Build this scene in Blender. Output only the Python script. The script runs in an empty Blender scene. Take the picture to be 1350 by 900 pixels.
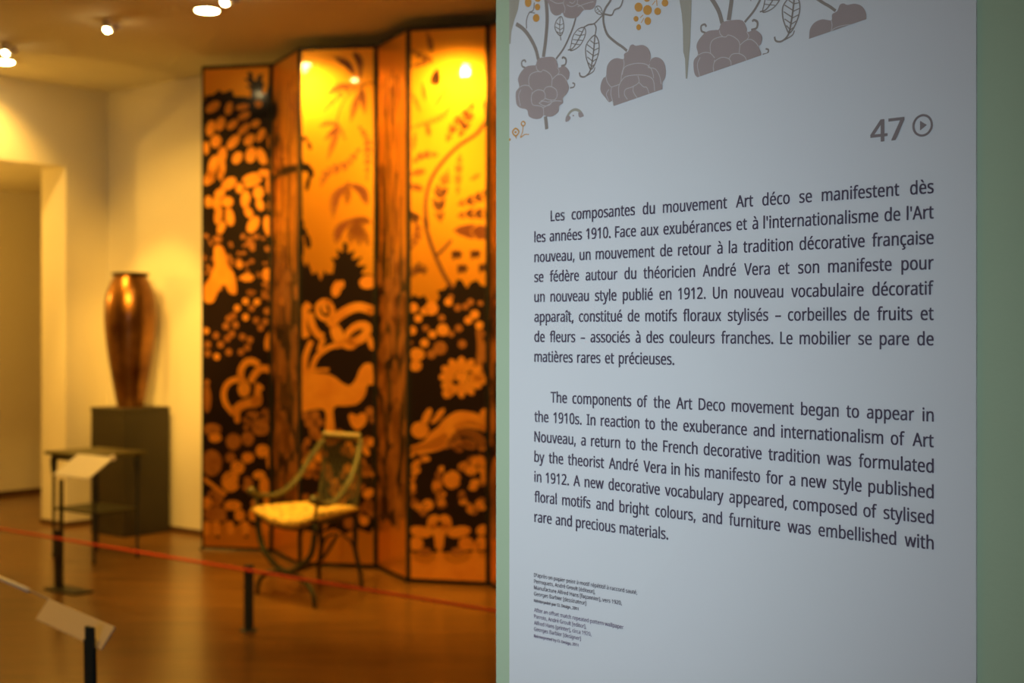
import bpy, bmesh, math, random, os
from mathutils import Vector, Matrix
from mathutils.geometry import tessellate_polygon
random.seed(7)
SC = bpy.context.scene
COL = SC.collection
PI = math.pi

# ------------------------------------------------------------------ camera
FPX, HX, HY, EYE = 1800.0, 675.0, 433.5, 1.5      # focal length in px, principal column, horizon row, eye height
cam_data = bpy.data.cameras.new('camera')
cam = bpy.data.objects.new('camera', cam_data)
COL.objects.link(cam)
cam.location = (0, 0, EYE)
cam.rotation_euler = (PI / 2, 0, 0)
cam_data.sensor_width = 36.0
cam_data.lens = 48.0
cam_data.shift_y = -(450 - HY) / 1350.0
cam_data.clip_start = 0.02
cam_data.dof.use_dof = True
cam_data.dof.focus_distance = 1.22
cam_data.dof.aperture_fstop = 7.6
cam_data.dof.aperture_blades = 0
SC.camera = cam

# ------------------------------------------------------------------ world, exposure
world = bpy.data.worlds.new('world')
SC.world = world
world.use_nodes = True
world.node_tree.nodes['Background'].inputs[0].default_value = (0.60, 0.42, 0.20, 1)
world.node_tree.nodes['Background'].inputs[1].default_value = 0.035
SC.view_settings.view_transform = 'Standard'
SC.view_settings.look = 'None'
SC.view_settings.exposure = 0.0
SC.view_settings.gamma = 1.0
SC.view_settings.use_curve_mapping = False

WARM = (1.0, 0.52, 0.075)

def lamp(name, kind, loc, energy, color, target=None, **kw):
    d = bpy.data.lights.new(name, kind)
    d.energy = energy
    d.color = color
    for k, v in kw.items():
        setattr(d, k, v)
    o = bpy.data.objects.new(name, d)
    COL.objects.link(o)
    o.location = loc
    if target is not None:
        o.rotation_euler = (Vector(target) - Vector(loc)).to_track_quat('-Z', 'Y').to_euler()
    return o

# daylight of the hall behind the camera, falling on the partition
lamp('daylight_window', 'AREA', (-1.65, -1.35, 1.15), 2.3, (0.66, 0.86, 1.0), (-0.02, 1.44, 1.44),
     shape='RECTANGLE', size=0.6, size_y=0.6, spread=math.radians(25))

lamp('cool_fill', 'AREA', (-1.2, -2.6, 1.5), 7.0, (0.66, 0.85, 1.0), (-0.9, 3.0, 0.9),  # added dim cool fill, no source modelled
     shape='RECTANGLE', size=1.8, size_y=1.4, spread=math.radians(120))

# ------------------------------------------------------------------ materials
def mat(name, base, rough=0.6, metal=0.0, coat=0.0, var=None, scale=8.0, stretch=(1, 1, 1), rot=0.0,
        bump=0.0, bscale=60.0, emit=None, strength=0.0, detail=4.0, coat_rough=0.05, spec=0.5):
    m = bpy.data.materials.new(name)
    m.use_nodes = True
    nt = m.node_tree
    b = nt.nodes['Principled BSDF']
    b.inputs['Base Color'].default_value = (*base, 1)
    b.inputs['Roughness'].default_value = rough
    b.inputs['Metallic'].default_value = metal
    b.inputs['Coat Weight'].default_value = coat
    b.inputs['Coat Roughness'].default_value = coat_rough
    b.inputs['Specular IOR Level'].default_value = spec
    if emit:
        b.inputs['Emission Color'].default_value = (*emit, 1)
        b.inputs['Emission Strength'].default_value = strength
    tc = nt.nodes.new('ShaderNodeTexCoord')
    mp = nt.nodes.new('ShaderNodeMapping')
    mp.inputs['Scale'].default_value = stretch
    mp.inputs['Rotation'].default_value = (0, 0, rot)
    nt.links.new(tc.outputs['Object'], mp.inputs['Vector'])
    if var:
        n = nt.nodes.new('ShaderNodeTexNoise')
        n.inputs['Scale'].default_value = scale
        n.inputs['Detail'].default_value = detail
        nt.links.new(mp.outputs[0], n.inputs['Vector'])
        r = nt.nodes.new('ShaderNodeValToRGB')
        r.color_ramp.elements[0].position = 0.3
        r.color_ramp.elements[1].position = 0.7
        r.color_ramp.elements[0].color = (*base, 1)
        r.color_ramp.elements[1].color = (*var, 1)
        nt.links.new(n.outputs['Fac'], r.inputs[0])
        nt.links.new(r.outputs[0], b.inputs['Base Color'])
    if bump:
        n2 = nt.nodes.new('ShaderNodeTexNoise')
        n2.inputs['Scale'].default_value = bscale
        nt.links.new(mp.outputs[0], n2.inputs['Vector'])
        bp = nt.nodes.new('ShaderNodeBump')
        bp.inputs['Strength'].default_value = bump
        bp.inputs['Distance'].default_value = 0.01
        nt.links.new(n2.outputs['Fac'], bp.inputs['Height'])
        nt.links.new(bp.outputs[0], b.inputs['Normal'])
    return m

ANG = -0.671                       # direction of the gallery's back wall in plan
B = Vector((math.cos(ANG), math.sin(ANG), 0))      # along the back wall, to the right and nearer
N = Vector((math.sin(ANG), -math.cos(ANG), 0))     # out of the back wall, into the room

M = {
    'plaster': mat('cream_plaster', (0.84, 0.79, 0.62), 0.85, var=(0.87, 0.82, 0.66), scale=1.5, bump=0.05, bscale=90),
    'ceiling': mat('ceiling_paint', (0.66, 0.62, 0.46), 0.8, var=(0.70, 0.66, 0.50), scale=1.2),
    'slot': mat('ceiling_slot', (0.22, 0.18, 0.12), 0.8),
    'floor': mat('waxed_wood_floor', (0.115, 0.054, 0.010), 0.32, coat=0.35, var=(0.23, 0.105, 0.017), scale=1.6,
                 stretch=(1.0, 7.0, 1.0), rot=-ANG, coat_rough=0.18, bump=0.03, bscale=5),
    'skirting': mat('brown_skirting', (0.10, 0.05, 0.025), 0.5),
    'green': mat('pale_green_wall_paint', (0.35, 0.42, 0.26), 0.75, var=(0.38, 0.45, 0.29), scale=3, bump=0.03, bscale=200),
    'paper': mat('white_paper_sheet', (0.62, 0.585, 0.575), 0.65, var=(0.635, 0.60, 0.59), scale=4),
    'ink': mat('aubergine_ink', (0.065, 0.042, 0.068), 0.7),
    'inkgrey': mat('grey_brown_ink', (0.22, 0.165, 0.155), 0.7),
    'inkmauve': mat('mauve_ink', (0.15, 0.10, 0.17), 0.7),
    'petal': mat('mauve_brown_print', (0.33, 0.245, 0.225), 0.7, var=(0.36, 0.265, 0.245), scale=9),
    'line': mat('pale_petal_line', (0.50, 0.43, 0.41), 0.7),
    'stem': mat('brown_stem_print', (0.27, 0.21, 0.175), 0.7),
    'tan': mat('tan_print', (0.40, 0.345, 0.28), 0.7, var=(0.34, 0.29, 0.22), scale=40, stretch=(1, 1, .1)),
    'orange': mat('orange_print', (0.60, 0.27, 0.055), 0.7),
    'gold': mat('gold_lacquer', (0.98, 0.43, 0.030), 0.36, metal=0.85, coat=1.0, var=(0.90, 0.35, 0.022), scale=2.2,
                stretch=(1, 1, .6), coat_rough=0.03, bump=0.05, bscale=14),
    'gold2': mat('gold_leaf_motif', (0.88, 0.35, 0.03), 0.42, metal=0.5, coat=0.35, var=(0.74, 0.26, 0.02), scale=9, coat_rough=0.1),
    'gold3': mat('dull_gold_motif', (0.42, 0.155, 0.02), 0.45, metal=0.4, coat=0.35, var=(0.30, 0.10, 0.012), scale=12, coat_rough=0.1),
    'frond': mat('brown_on_gold', (0.24, 0.060, 0.004), 0.5, metal=0.2, coat=0.5, coat_rough=0.08),
    'branch': mat('dark_brown_lacquer', (0.12, 0.035, 0.004), 0.5, metal=0.3, coat=0.5, coat_rough=0.08),
    'black': mat('black_lacquer', (0.012, 0.006, 0.004), 0.3, coat=0.4, coat_rough=0.1, spec=0.3),
    'edge': mat('black_screen_edge', (0.010, 0.011, 0.009), 0.4, spec=0.3),
    'bronze': mat('dark_green_bronze', (0.045, 0.050, 0.030), 0.45, metal=0.7, var=(0.07, 0.07, 0.035), scale=30),
    'bronze2': mat('olive_gilt_bronze', (0.17, 0.155, 0.055), 0.42, metal=0.6, var=(0.10, 0.10, 0.04), scale=45),
    'shell': mat('worn_gilt_shells', (0.40, 0.33, 0.14), 0.4, metal=0.5),
    'fur': mat('golden_spotted_seat', (0.88, 0.62, 0.14), 0.8, bump=0.5, bscale=120),
    'vase': mat('hammered_copper_vase', (0.36, 0.16, 0.035), 0.30, metal=0.9, var=(0.10, 0.035, 0.012), scale=4, bump=0.12, bscale=25, coat=0.3),
    'vaserim': mat('dark_vase_rim', (0.03, 0.018, 0.010), 0.4, metal=0.5),
    'pedestal': mat('dark_brown_pedestal', (0.022, 0.017, 0.009), 0.55, var=(0.030, 0.023, 0.012), scale=4),
    'label': mat('white_label_card', (0.80, 0.78, 0.72), 0.5),
    'backing': mat('translucent_label_back', (0.80, 0.70, 0.60), 0.35),
    'steel': mat('black_painted_steel', (0.018, 0.022, 0.022), 0.45),
    'blue_steel': mat('blue_black_steel', (0.024, 0.045, 0.052), 0.5),
    'red': mat('red_elastic_cord', (0.75, 0.06, 0.015), 0.6),
    'grey_cord': mat('grey_elastic_cord', (0.50, 0.42, 0.38), 0.5),
    'sleeve': mat('white_cord_sleeve', (0.85, 0.85, 0.88), 0.4),
    'chrome': mat('pale_lamp_housing', (0.82, 0.78, 0.70), 0.4),
    'trim': mat('lamp_trim_ring', (0.6, 0.5, 0.35), 0.4),
    'glow': mat('lamp_glow', (1, 0.9, 0.6), 0.5, emit=(1.0, 0.72, 0.30), strength=90),
}
# small dark spots on the seat cover
nt = M['fur'].node_tree
vo = nt.nodes.new('ShaderNodeTexVoronoi'); vo.inputs['Scale'].default_value = 24
tc = nt.nodes.new('ShaderNodeTexCoord'); nt.links.new(tc.outputs['Object'], vo.inputs['Vector'])
rp = nt.nodes.new('ShaderNodeValToRGB')
rp.color_ramp.elements[0].position = 0.2; rp.color_ramp.elements[0].color = (0.20, 0.10, 0.015, 1)
rp.color_ramp.elements[1].position = 0.42; rp.color_ramp.elements[1].color = (0.82, 0.54, 0.09, 1)
nt.links.new(vo.outputs['Distance'], rp.inputs[0]); nt.links.new(rp.outputs[0], nt.nodes['Principled BSDF'].inputs['Base Color'])

# ------------------------------------------------------------------ helpers
def pt(px, py, d):
    return Vector(((px - HX) / FPX * d, d, EYE + (HY - py) / FPX * d))

def obj(name, bm, m, parent=None, smooth=False):
    me = bpy.data.meshes.new(name)
    bmesh.ops.recalc_face_normals(bm, faces=bm.faces[:])
    bm.to_mesh(me); bm.free()
    for mm in (m if isinstance(m, (list, tuple)) else [m]):
        me.materials.append(mm)
    if smooth:
        me.polygons.foreach_set('use_smooth', [True] * len(me.polygons))
    o = bpy.data.objects.new(name, me)
    COL.objects.link(o)
    if parent is not None:
        o.parent = parent
        o.matrix_parent_inverse = PINV[parent.name]
    PINV[o.name] = Matrix.Identity(4)
    return o
PINV = {}

def empty(name, loc, label, cat, group=None):
    o = bpy.data.objects.new(name, None)
    o.empty_display_size = 0.05
    COL.objects.link(o)
    o.location = loc
    PINV[o.name] = Matrix.Translation(-Vector(loc))
    return tag(o, label, cat, group)

def tag(o, label, cat, group=None):
    o['label'] = label; o['category'] = cat
    if group: o['group'] = group
    return o

def struct(name, bm, m, parent=None):
    o = obj(name, bm, m, parent)
    if parent is None: o['kind'] = 'structure'
    return o

def box(bm, o, ax, ay, az, bevel=0.0):
    """box with corner o and edge vectors ax, ay, az"""
    o, ax, ay, az = map(Vector, (o, ax, ay, az))
    vs = [bm.verts.new(o + ax * i + ay * j + az * k) for k in (0, 1) for j in (0, 1) for i in (0, 1)]
    fs = [(0, 1, 3, 2), (4, 6, 7, 5), (0, 4, 5, 1), (1, 5, 7, 3), (3, 7, 6, 2), (2, 6, 4, 0)]
    faces = [bm.faces.new([vs[i] for i in f]) for f in fs]
    if bevel:
        ed = list({e for f in faces for e in f.edges})
        bmesh.ops.bevel(bm, geom=ed, offset=bevel, segments=2, affect='EDGES', profile=0.5)

def spline(pts, n=6, closed=False):
    pts = [Vector(p) for p in pts]
    out = []
    L = len(pts)
    rng = range(L if closed else L - 1)
    for i in rng:
        if closed:
            p0, p1, p2, p3 = pts[i - 1], pts[i], pts[(i + 1) % L], pts[(i + 2) % L]
        else:
            p1, p2 = pts[i], pts[i + 1]
            p0 = pts[i - 1] if i > 0 else p1 * 2 - p2
            p3 = pts[i + 2] if i + 2 < L else p2 * 2 - p1
        for k in range(n):
            t = k / n
            out.append(0.5 * ((2 * p1) + (p2 - p0) * t + (2 * p0 - 5 * p1 + 4 * p2 - p3) * t * t + (3 * p1 - p0 - 3 * p2 + p3) * t ** 3))
    if not closed: out.append(pts[-1])
    return out

def tube(bm, pts, rad, seg=8, n=5):
    """round bar along a smooth path; rad a number or a list"""
    path = spline(pts, n) if n > 1 else [Vector(p) for p in pts]
    rings = []
    up = Vector((0, 0, 1))
    for i, p in enumerate(path):
        t = (path[min(i + 1, len(path) - 1)] - path[max(i - 1, 0)]).normalized()
        a = t.cross(up)
        if a.length < 0.05: a = t.cross(Vector((1, 0, 0)))
        a.normalize(); b = t.cross(a)
        r = rad if not isinstance(rad, (list, tuple)) else rad[0] + (rad[1] - rad[0]) * i / (len(path) - 1)
        rings.append([bm.verts.new(p + a * r * math.cos(2 * PI * k / seg) + b * r * math.sin(2 * PI * k / seg)) for k in range(seg)])
        if i and a.dot(pa) < 0:
            rings[-1] = [rings[-1][(k + seg // 2) % seg] for k in range(seg)]
        pa = a
    for r0, r1 in zip(rings, rings[1:]):
        for k in range(seg):
            bm.faces.new((r0[k], r0[(k + 1) % seg], r1[(k + 1) % seg], r1[k]))
    bm.faces.new(rings[0]); bm.faces.new(rings[-1][::-1])

def lathe(bm, c, prof, seg=32):
    rings = [[bm.verts.new(Vector(c) + Vector((r * math.cos(2 * PI * k / seg), r * math.sin(2 * PI * k / seg), z))) for k in range(seg)] for r, z in prof]
    for r0, r1 in zip(rings, rings[1:]):
        for k in range(seg):
            bm.faces.new((r0[k], r0[(k + 1) % seg], r1[(k + 1) % seg], r1[k]))
    bm.faces.new(rings[0][::-1]); bm.faces.new(rings[-1])

def ball(bm, c, r, sub=1):
    bmesh.ops.create_icosphere(bm, subdivisions=sub, radius=r, matrix=Matrix.Translation(c))

# ---- flat artwork: outlines given in 2-D and laid on a real plane
class Sheet:
    """a vertical picture plane through two plan points; 2-D input is turned into points of that plane"""
    def __init__(s, a, b, eps=0.0):
        s.a = Vector((a[0], a[1], 0)); s.b = Vector((b[0], b[1], 0))
        s.u = (s.b - s.a).normalized()
        s.n = Vector((s.u.y, -s.u.x, 0))            # towards the viewer's side
        s.w = (s.b - s.a).length
    def uv(s, px, py):
        k = (px - HX) / FPX
        # |a + t u| with x = k*y
        t = (k * s.a.y - s.a.x) / (s.u.x - k * s.u.y)
        d = s.a.y + t * s.u.y
        return Vector((t, EYE + (HY - py) / FPX * d))
    def p(s, q, off):
        return s.a + s.u * q[0] + s.n * off + Vector((0, 0, q[1]))

def poly(bm, sh, pts, off, clampw=None):
    """filled polygon, pts in sheet uv"""
    pts = [Vector((p[0], p[1])) for p in pts]
    if clampw:
        pts = [Vector((min(max(p.x, clampw[0]), clampw[1]), min(max(p.y, clampw[2]), clampw[3]))) for p in pts]
    tris = tessellate_polygon([[Vector((p.x, p.y, 0)) for p in pts]])
    vs = [bm.verts.new(sh.p(p, off)) for p in pts]
    for t in tris:
        if len(set(t)) == 3:
            a, b, c = (pts[i] for i in t)
            if abs((b - a).cross(c - a)) > 1e-10:
                try: bm.faces.new([vs[i] for i in t])
                except ValueError: pass

def stroke_pts(pts, w, n=5, taper=None, closed=False):
    """outline quads of a stroke in uv"""
    path = spline(pts, n, closed)
    if closed: path.append(path[0])
    L = len(path); left = []; right = []
    for i, p in enumerate(path):
        if closed:
            t = path[(i + 1) % (L - 1)] - path[(i - 1) % (L - 1)]
        else:
            t = path[min(i + 1, L - 1)] - path[max(i - 1, 0)]
        if t.length < 1e-9: t = Vector((1, 0))
        t.normalize(); nn = Vector((-t.y, t.x))
        k = i / (L - 1)
        ww = w * (1 if taper is None else (taper[0] + (taper[1] - taper[0]) * k)) / 2
        left.append(p + nn * ww); right.append(p - nn * ww)
    return left, right

def ribbon(bm, sh, pts, w, off, n=5, taper=None, closed=False, clampw=None):
    l, r = stroke_pts(pts, w, n, taper, closed)
    def c(p):
        return Vector((min(max(p.x, clampw[0]), clampw[1]), min(max(p.y, clampw[2]), clampw[3]))) if clampw else p
    lv = [bm.verts.new(sh.p(c(p), off)) for p in l]; rv = [bm.verts.new(sh.p(c(p), off)) for p in r]
    for i in range(len(lv) - 1):
        bm.faces.new((lv[i], lv[i + 1], rv[i + 1], rv[i]))

def ell(cx, cy, rx, ry, ang=0, n=14):
    a = math.radians(ang)
    return [(cx + rx * math.cos(t) * math.cos(a) - ry * math.sin(t) * math.sin(a),
             cy + rx * math.cos(t) * math.sin(a) + ry * math.sin(t) * math.cos(a)) for t in [2 * PI * k / n for k in range(n)]]

# ------------------------------------------------------------------ structure
CZ = 3.345
CORNER = Vector((-3.157, 10.66, 0))
Z = Vector((0, 0, 1))
def W(b, n, z=0.0):
    """gallery coordinates: b along the back wall from the corner, n out into the room"""
    return CORNER + B * b + N * n + Z * z

bm = bmesh.new(); box(bm, W(-4.5, 13.5, -0.1), B * 14.0, -N * 17.5, Z * 0.1); struct('floor', bm, M['floor'])
# ceiling with a recessed double track slot running parallel to the back wall
SL = 2.30
bm = bmesh.new()
box(bm, W(-0.0, 0.0, CZ), B * 9, N * (SL - 0.07), Z * 0.12)
box(bm, W(-0.0, SL + 0.07, CZ), B * 9, N * (11.0 - SL), Z * 0.12)
struct('ceiling', bm, M['ceiling'])
bm = bmesh.new(); box(bm, W(0, SL - 0.07, CZ + 0.05), B * 9, N * 0.14, Z * 0.07)
box(bm, W(0, SL - 0.012, CZ - 0.004), B * 9, N * 0.024, Z * 0.054); struct('trim_1', bm, M['slot'])
bm = bmesh.new(); box(bm, W(0, -0.15, 0), B * 9, N * 0.15, Z * (CZ + .12)); struct('wall_back', bm, M['plaster'])
# left wall with the wide opening into the side room
JN = 0.372; JT = 0.325; LZ = 2.735; ON = 2.3
bm = bmesh.new()
box(bm, W(-JT, -0.15, 0), B * JT, N * (JN + 0.15), Z * LZ)
box(bm, W(-JT, -0.15, LZ), B * JT, N * (ON + .15 + 4), Z * (CZ + .12 - LZ))
box(bm, W(-JT, ON, 0), B * JT, N * 4, Z * LZ)
struct('wall_left', bm, M['plaster'])
bm = bmesh.new(); box(bm, W(-2.2, -3.4, 0), B * 0.15, N * 9, Z * (LZ + .1)); struct('wall_far', bm, M['plaster'])
bm = bmesh.new(); box(bm, W(-2.2, -3.55, 0), B * 2.3, N * 0.15, Z * (LZ + .1)); struct('wall_end', bm, M['plaster'])
bm = bmesh.new(); box(bm, W(-0.15, -3.4, 0), B * 0.15, N * 3.25, Z * (LZ + .1)); struct('wall_side', bm, M['plaster'])
bm = bmesh.new(); box(bm, W(-2.05, -3.4, LZ), B * (2.05 - JT), N * 8.9, Z * 0.1)
box(bm, W(-JT, -3.4, LZ), B * (JT - .15), N * 3.25, Z * 0.1); struct('ceiling_side', bm, M['plaster'])
def skirt(name, o, a, t, h=0.05):
    bm = bmesh.new(); box(bm, o, a, t, Z * h, 0.003); struct(name, bm, M['skirting'])
skirt('baseboard_back', W(0.005, 0, 0), B * 8.9, N * 0.012, 0.035)
skirt('baseboard_left', W(0.0, 0.013, 0), N * (JN - 0.013), B * 0.012, 0.035)
skirt('baseboard_jamb', W(-JT, JN, 0), B * (JT + 0.012), N * 0.012, 0.035)
skirt('baseboard_far', W(-2.05, -3.35, 0), N * 8.8, B * 0.014, 0.05)

# ------------------------------------------------------------------ ceiling lamps
def on_ceiling(px, py):
    return pt(px, py, (CZ - EYE) * FPX / (HY - py))
def downlight(p, label, energy, cone=110, target=None, size=0.065):
    p = Vector((p.x, p.y, CZ))
    t = empty('recessed_downlight', p, label, 'ceiling light', 'recessed downlights near the screen')
    bm = bmesh.new(); lathe(bm, p + Vector((0, 0, -0.010)), [(size + .012, 0.0), (size + .014, 0.004), (size + .014, 0.010)], 28); obj('trim_ring', bm, M['trim'], t)
    bm = bmesh.new(); lathe(bm, p + Vector((0, 0, -0.014)), [(size * .8, 0), (size, 0.002), (size, 0.004)], 28); obj('diffuser', bm, M['glow'], t)
    L = lamp('downlight_beam', 'SPOT', p + Vector((0, 0, -0.03)), energy, WARM, target or (p + Vector((0, 0, -2))),
             spot_size=math.radians(cone), spot_blend=0.6, shadow_soft_size=0.04)
    return t
def track_spot(p, label, energy, target, cone=60):
    p = Vector((p.x, p.y, CZ))
    t = empty('ceiling_spotlight', p, label, 'spotlight', 'ceiling spotlights beside the track slot')
    h = p + Vector((0, 0, -0.032))
    bm = bmesh.new(); box(bm, p + B * -0.02 + N * -0.02 - Z * 0.02, B * 0.04, N * 0.04, Z * 0.02, 0.004); obj('mount', bm, M['chrome'], t)
    bm = bmesh.new(); tube(bm, [h + B * 0.035 - Z * .02, h + B * 0.105 - Z * .02], 0.022, 14, 1); obj('transformer', bm, M['chrome'], t, True)
    bm = bmesh.new(); lathe(bm, h, [(0.030, -0.022), (0.030, -0.012), (0.020, 0.012), (0.010, 0.018)], 20); obj('housing', bm, M['trim'], t, True)
    bm = bmesh.new(); ball(bm, h + Vector((0, 0, -0.022)), 0.024, 2); obj('bulb', bm, M['glow'], t, True)
    bm = bmesh.new(); tube(bm, [p + Z * -0.015, h], 0.008, 8, 1); obj('stem', bm, M['chrome'], t)
    lamp('spot_beam', 'SPOT', h + (Vector(target) - h).normalized() * 0.11, energy, WARM, target, spot_size=math.radians(cone), spot_blend=0.5, shadow_soft_size=0.03)
    return t

d1 = on_ceiling(273, 12); d0 = on_ceiling(5, 80)
dstep = Vector((0.86, -0.76, 0))
downlight(d1, 'bright round recessed ceiling light above and left of the folding screen', 115, 100, (-1.15, 8.6, 1.9))
downlight(d0, 'recessed ceiling light cut by the left edge of the photo', 78, 115, W(-0.1, 1.3, 2.2))
downlight(d1 + dstep * 2, 'recessed ceiling light hidden behind the partition, before the screen', 90, 100, (0.4, 7.4, 1.9))
track_spot(on_ceiling(8, 57), 'small spotlight with pale housing, leftmost of three, above the doorway', 150, (-2.79, 9.95, 1.5), 45)
track_spot(on_ceiling(142, 26), 'small spotlight with pale housing in the middle, above the vase', 170, (-2.28, 10.0, 0.75), 32)
track_spot(on_ceiling(297, -11), 'small spotlight with pale housing at the top edge above the screen', 130, (-1.25, 7.5, 0.45), 42)
sp = on_ceiling(297, -11)
track_spot(sp + dstep * .78, 'small spotlight above the photo, aimed at the golden screen', 80, (-0.35, 8.0, 1.7), 100)
track_spot(sp + dstep * 1.9, 'small spotlight furthest right, hidden behind the partition', 60, (0.3, 7.5, 1.5), 80)
# unseen fill spots, added nearer the camera to brighten the gallery
for q, e in (((-2.6, 4.6), 70), ((-0.9, 3.4), 60), ((-3.4, 6.6), 55), ((-1.7, 2.1), 55)):
    lamp('gallery_fill', 'SPOT', (q[0], q[1], CZ - 0.05), e, WARM, (q[0], q[1], 0), spot_size=math.radians(120), spot_blend=0.7, shadow_soft_size=0.05)
lamp('gallery_fill', 'SPOT', (-1.5, 5.3, CZ - 0.05), 300, WARM, (-1.2, 8.6, 1.0), spot_size=math.radians(62), spot_blend=0.6, shadow_soft_size=0.04)  # fill added to lift the lower part of the screen
lamp('gallery_fill', 'SPOT', (-2.6, 6.0, CZ - 0.05), 520, WARM, (-2.3, 10.0, 1.8), spot_size=math.radians(33), spot_blend=0.7, shadow_soft_size=0.04)  # fill added to brighten the back wall
lamp('panel_warm_fill', 'SPOT', (-1.9, 1.9, CZ - 0.05), 26, WARM, (0.0, 1.42, 2.05), spot_size=math.radians(50), spot_blend=1.0, shadow_soft_size=0.04)  # unseen spot added to warm the sheet's upper left
lamp('ceiling_patch_fill', 'SPOT', W(0.6, 3.2, 0.25), 90, WARM, W(0.35, 0.75, CZ), spot_size=math.radians(22), spot_blend=0.3, shadow_soft_size=0.05)  # unseen source added for the bright patch on the ceiling
lamp('side_room_lamp', 'POINT', W(-1.2, 1.6, 2.2), 58, WARM, shadow_soft_size=0.1)

# ------------------------------------------------------------------ partition with the text sheet
PD = Vector((0.721, -0.693, 0)).normalized()
KP = 2672.5
def panel_xy(px):
    d = KP / (px + 1199.0)
    return ((px - HX) / FPX * d, d)
pa = panel_xy(652.5)
PS = Sheet(panel_xy(671.5), panel_xy(1287))           # the sheet's own plane
PNF = PS.n
bm = bmesh.new()
e0 = Vector((pa[0], pa[1], 0)) - PNF * 0.0018
box(bm, e0, PS.u * 1.75, -PNF * 0.16, Z * CZ)
struct('wall_right', bm, M['green'])
panel = empty('text_panel', PS.p((0.25, 0.45), 0), 'white printed sheet with French and English text on pale green partition', 'text panel')
bm = bmesh.new(); box(bm, PS.p((0, 0.45), -0.0018), PS.u * PS.w, PNF * 0.0018, Z * 1.75); obj('paper_sheet', bm, M['paper'], panel)

FD = os.path.join(bpy.utils.system_resource('DATAFILES'), 'fonts', 'NotoSansHebrew-Regular.woff2')
try:
    FONT = bpy.data.fonts.load(FD)
except Exception:
    FONT = None
def glyph_mesh(body, bold=0.0, res=3):
    c = bpy.data.curves.new('t', 'FONT')
    if FONT: c.font = FONT
    c.body = body; c.size = 1.0; c.resolution_u = res; c.offset = bold
    c.dimensions = '2D'; c.fill_mode = 'FRONT'
    o = bpy.data.objects.new('t', c)
    COL.objects.link(o)
    dg = bpy.context.evaluated_depsgraph_get(); dg.update()
    me = o.evaluated_get(dg).to_mesh()
    vs = [(v.co.x, v.co.y) for v in me.vertices]; fs = [tuple(p.vertices) for p in me.polygons]
    bpy.data.objects.remove(o); bpy.data.curves.remove(c)
    return vs, fs
_H, _ = glyph_mesh('H'); CAP = max(v[1] for v in _H)
def put(bm, g, x, y, sx, sy, off, heavy=0.0):
    if heavy:        # a heavier weight: the same print struck a hair to each side
        for dx, dy in ((-heavy, -heavy * .5), (heavy, -heavy * .5), (-heavy, heavy * .5), (heavy, heavy * .5)):
            off += 0.00004; put(bm, g, x + dx * sy, y + dy * sy, sx, sy, off)
        return
    vs, fs = g
    vv = [bm.verts.new(PS.p((x + a * sx, y + b * sy), off)) for a, b in vs]
    for f in fs:
        try: bm.faces.new([vv[i] for i in f])
        except ValueError: pass
def extent(g):
    xs = [v[0] for v in g[0]]; return min(xs), max(xs)
def line(bm, text, pxl, pxr, z, cap, xs=None, bold=0.0, off=0.0004):
    """set one line between two columns; with xs the letters keep that width and the word gaps take the rest"""
    u0 = PS.uv(pxl, HY)[0]; u1 = PS.uv(pxr, HY)[0]
    s = cap / CAP
    if xs is None:
        g = glyph_mesh(text); a, b = extent(g)
        k = (u1 - u0) / (b - a)
        put(bm, g, u0 - a * k, z, k, s, off, bold); return
    ws = [glyph_mesh(w) for w in text.split()]
    ex = [extent(g) for g in ws]
    tot = sum(b - a for a, b in ex) * s * xs
    gap = (u1 - u0 - tot) / max(1, len(ws) - 1)
    x = u0
    for g, (a, b) in zip(ws, ex):
        put(bm, g, x - a * s * xs, z, s * xs, s, off, bold)
        x += (b - a) * s * xs + gap
FR = ["Les composantes du mouvement Art déco se manifestent dès",
      "les années 1910. Face aux exubérances et à l'internationalisme de l'Art",
      "nouveau, un mouvement de retour à la tradition décorative française",
      "se fédère autour du théoricien André Vera et son manifeste pour",
      "un nouveau style publié en 1912. Un nouveau vocabulaire décoratif",
      "apparaît, constitué de motifs floraux stylisés – corbeilles de fruits et",
      "de fleurs – associés à des couleurs franches. Le mobilier se pare de",
      "matières rares et précieuses."]
EN = ["The components of the Art Deco movement began to appear in",
      "the 1910s. In reaction to the exuberance and internationalism of Art",
      "Nouveau, a return to the French decorative tradition was formulated",
      "by the theorist André Vera in his manifesto for a new style published",
      "in 1912. A new decorative vocabulary appeared, composed of stylised",
      "floral motifs and bright colours, and furniture was embellished with",
      "rare and precious materials."]
CAPH = 0.0107
def zright(py): return PS.uv(1231, py)[1]
XS = 0.865
for body, y0, pitch, endx in ((FR, 254.4, 33.45, 889), (EN, 555.6, 33.70, 881)):
    bm = bmesh.new()
    for i, t in enumerate(body):
        line(bm, t, (726.5 if i == 0 else 705), (endx if i == len(body) - 1 else 1231), zright(y0 + pitch * i), CAPH, XS, 0.013)
    obj('paragraph', bm, M['ink'], panel)
CAPT = [("D'après un papier peint à motif répétitif à raccord sauté,", 840.5, 760.0), ("Perroquets, André Groult [éditeur],", 785, 768.2),
        ("Manufacture Alfred Hans [façonnier], vers 1920,", 820, 776.4), ("Georges Barbier [dessinateur]", 773, 784.6),
        ("Réinterprété par CL Design, 2011", 763, 793.2)]
CAPT2 = [("After an offset match repeated pattern wallpaper", 822.6, 806.0), ("Parrots, André Groult [editor],", 773, 814.4),
         ("Alfred Hans [printer], circa 1920,", 780, 822.8), ("Georges Barbier [designer]", 766, 831.0), ("Reinterpreted by CL Design, 2011", 763, 839.6)]
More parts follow.
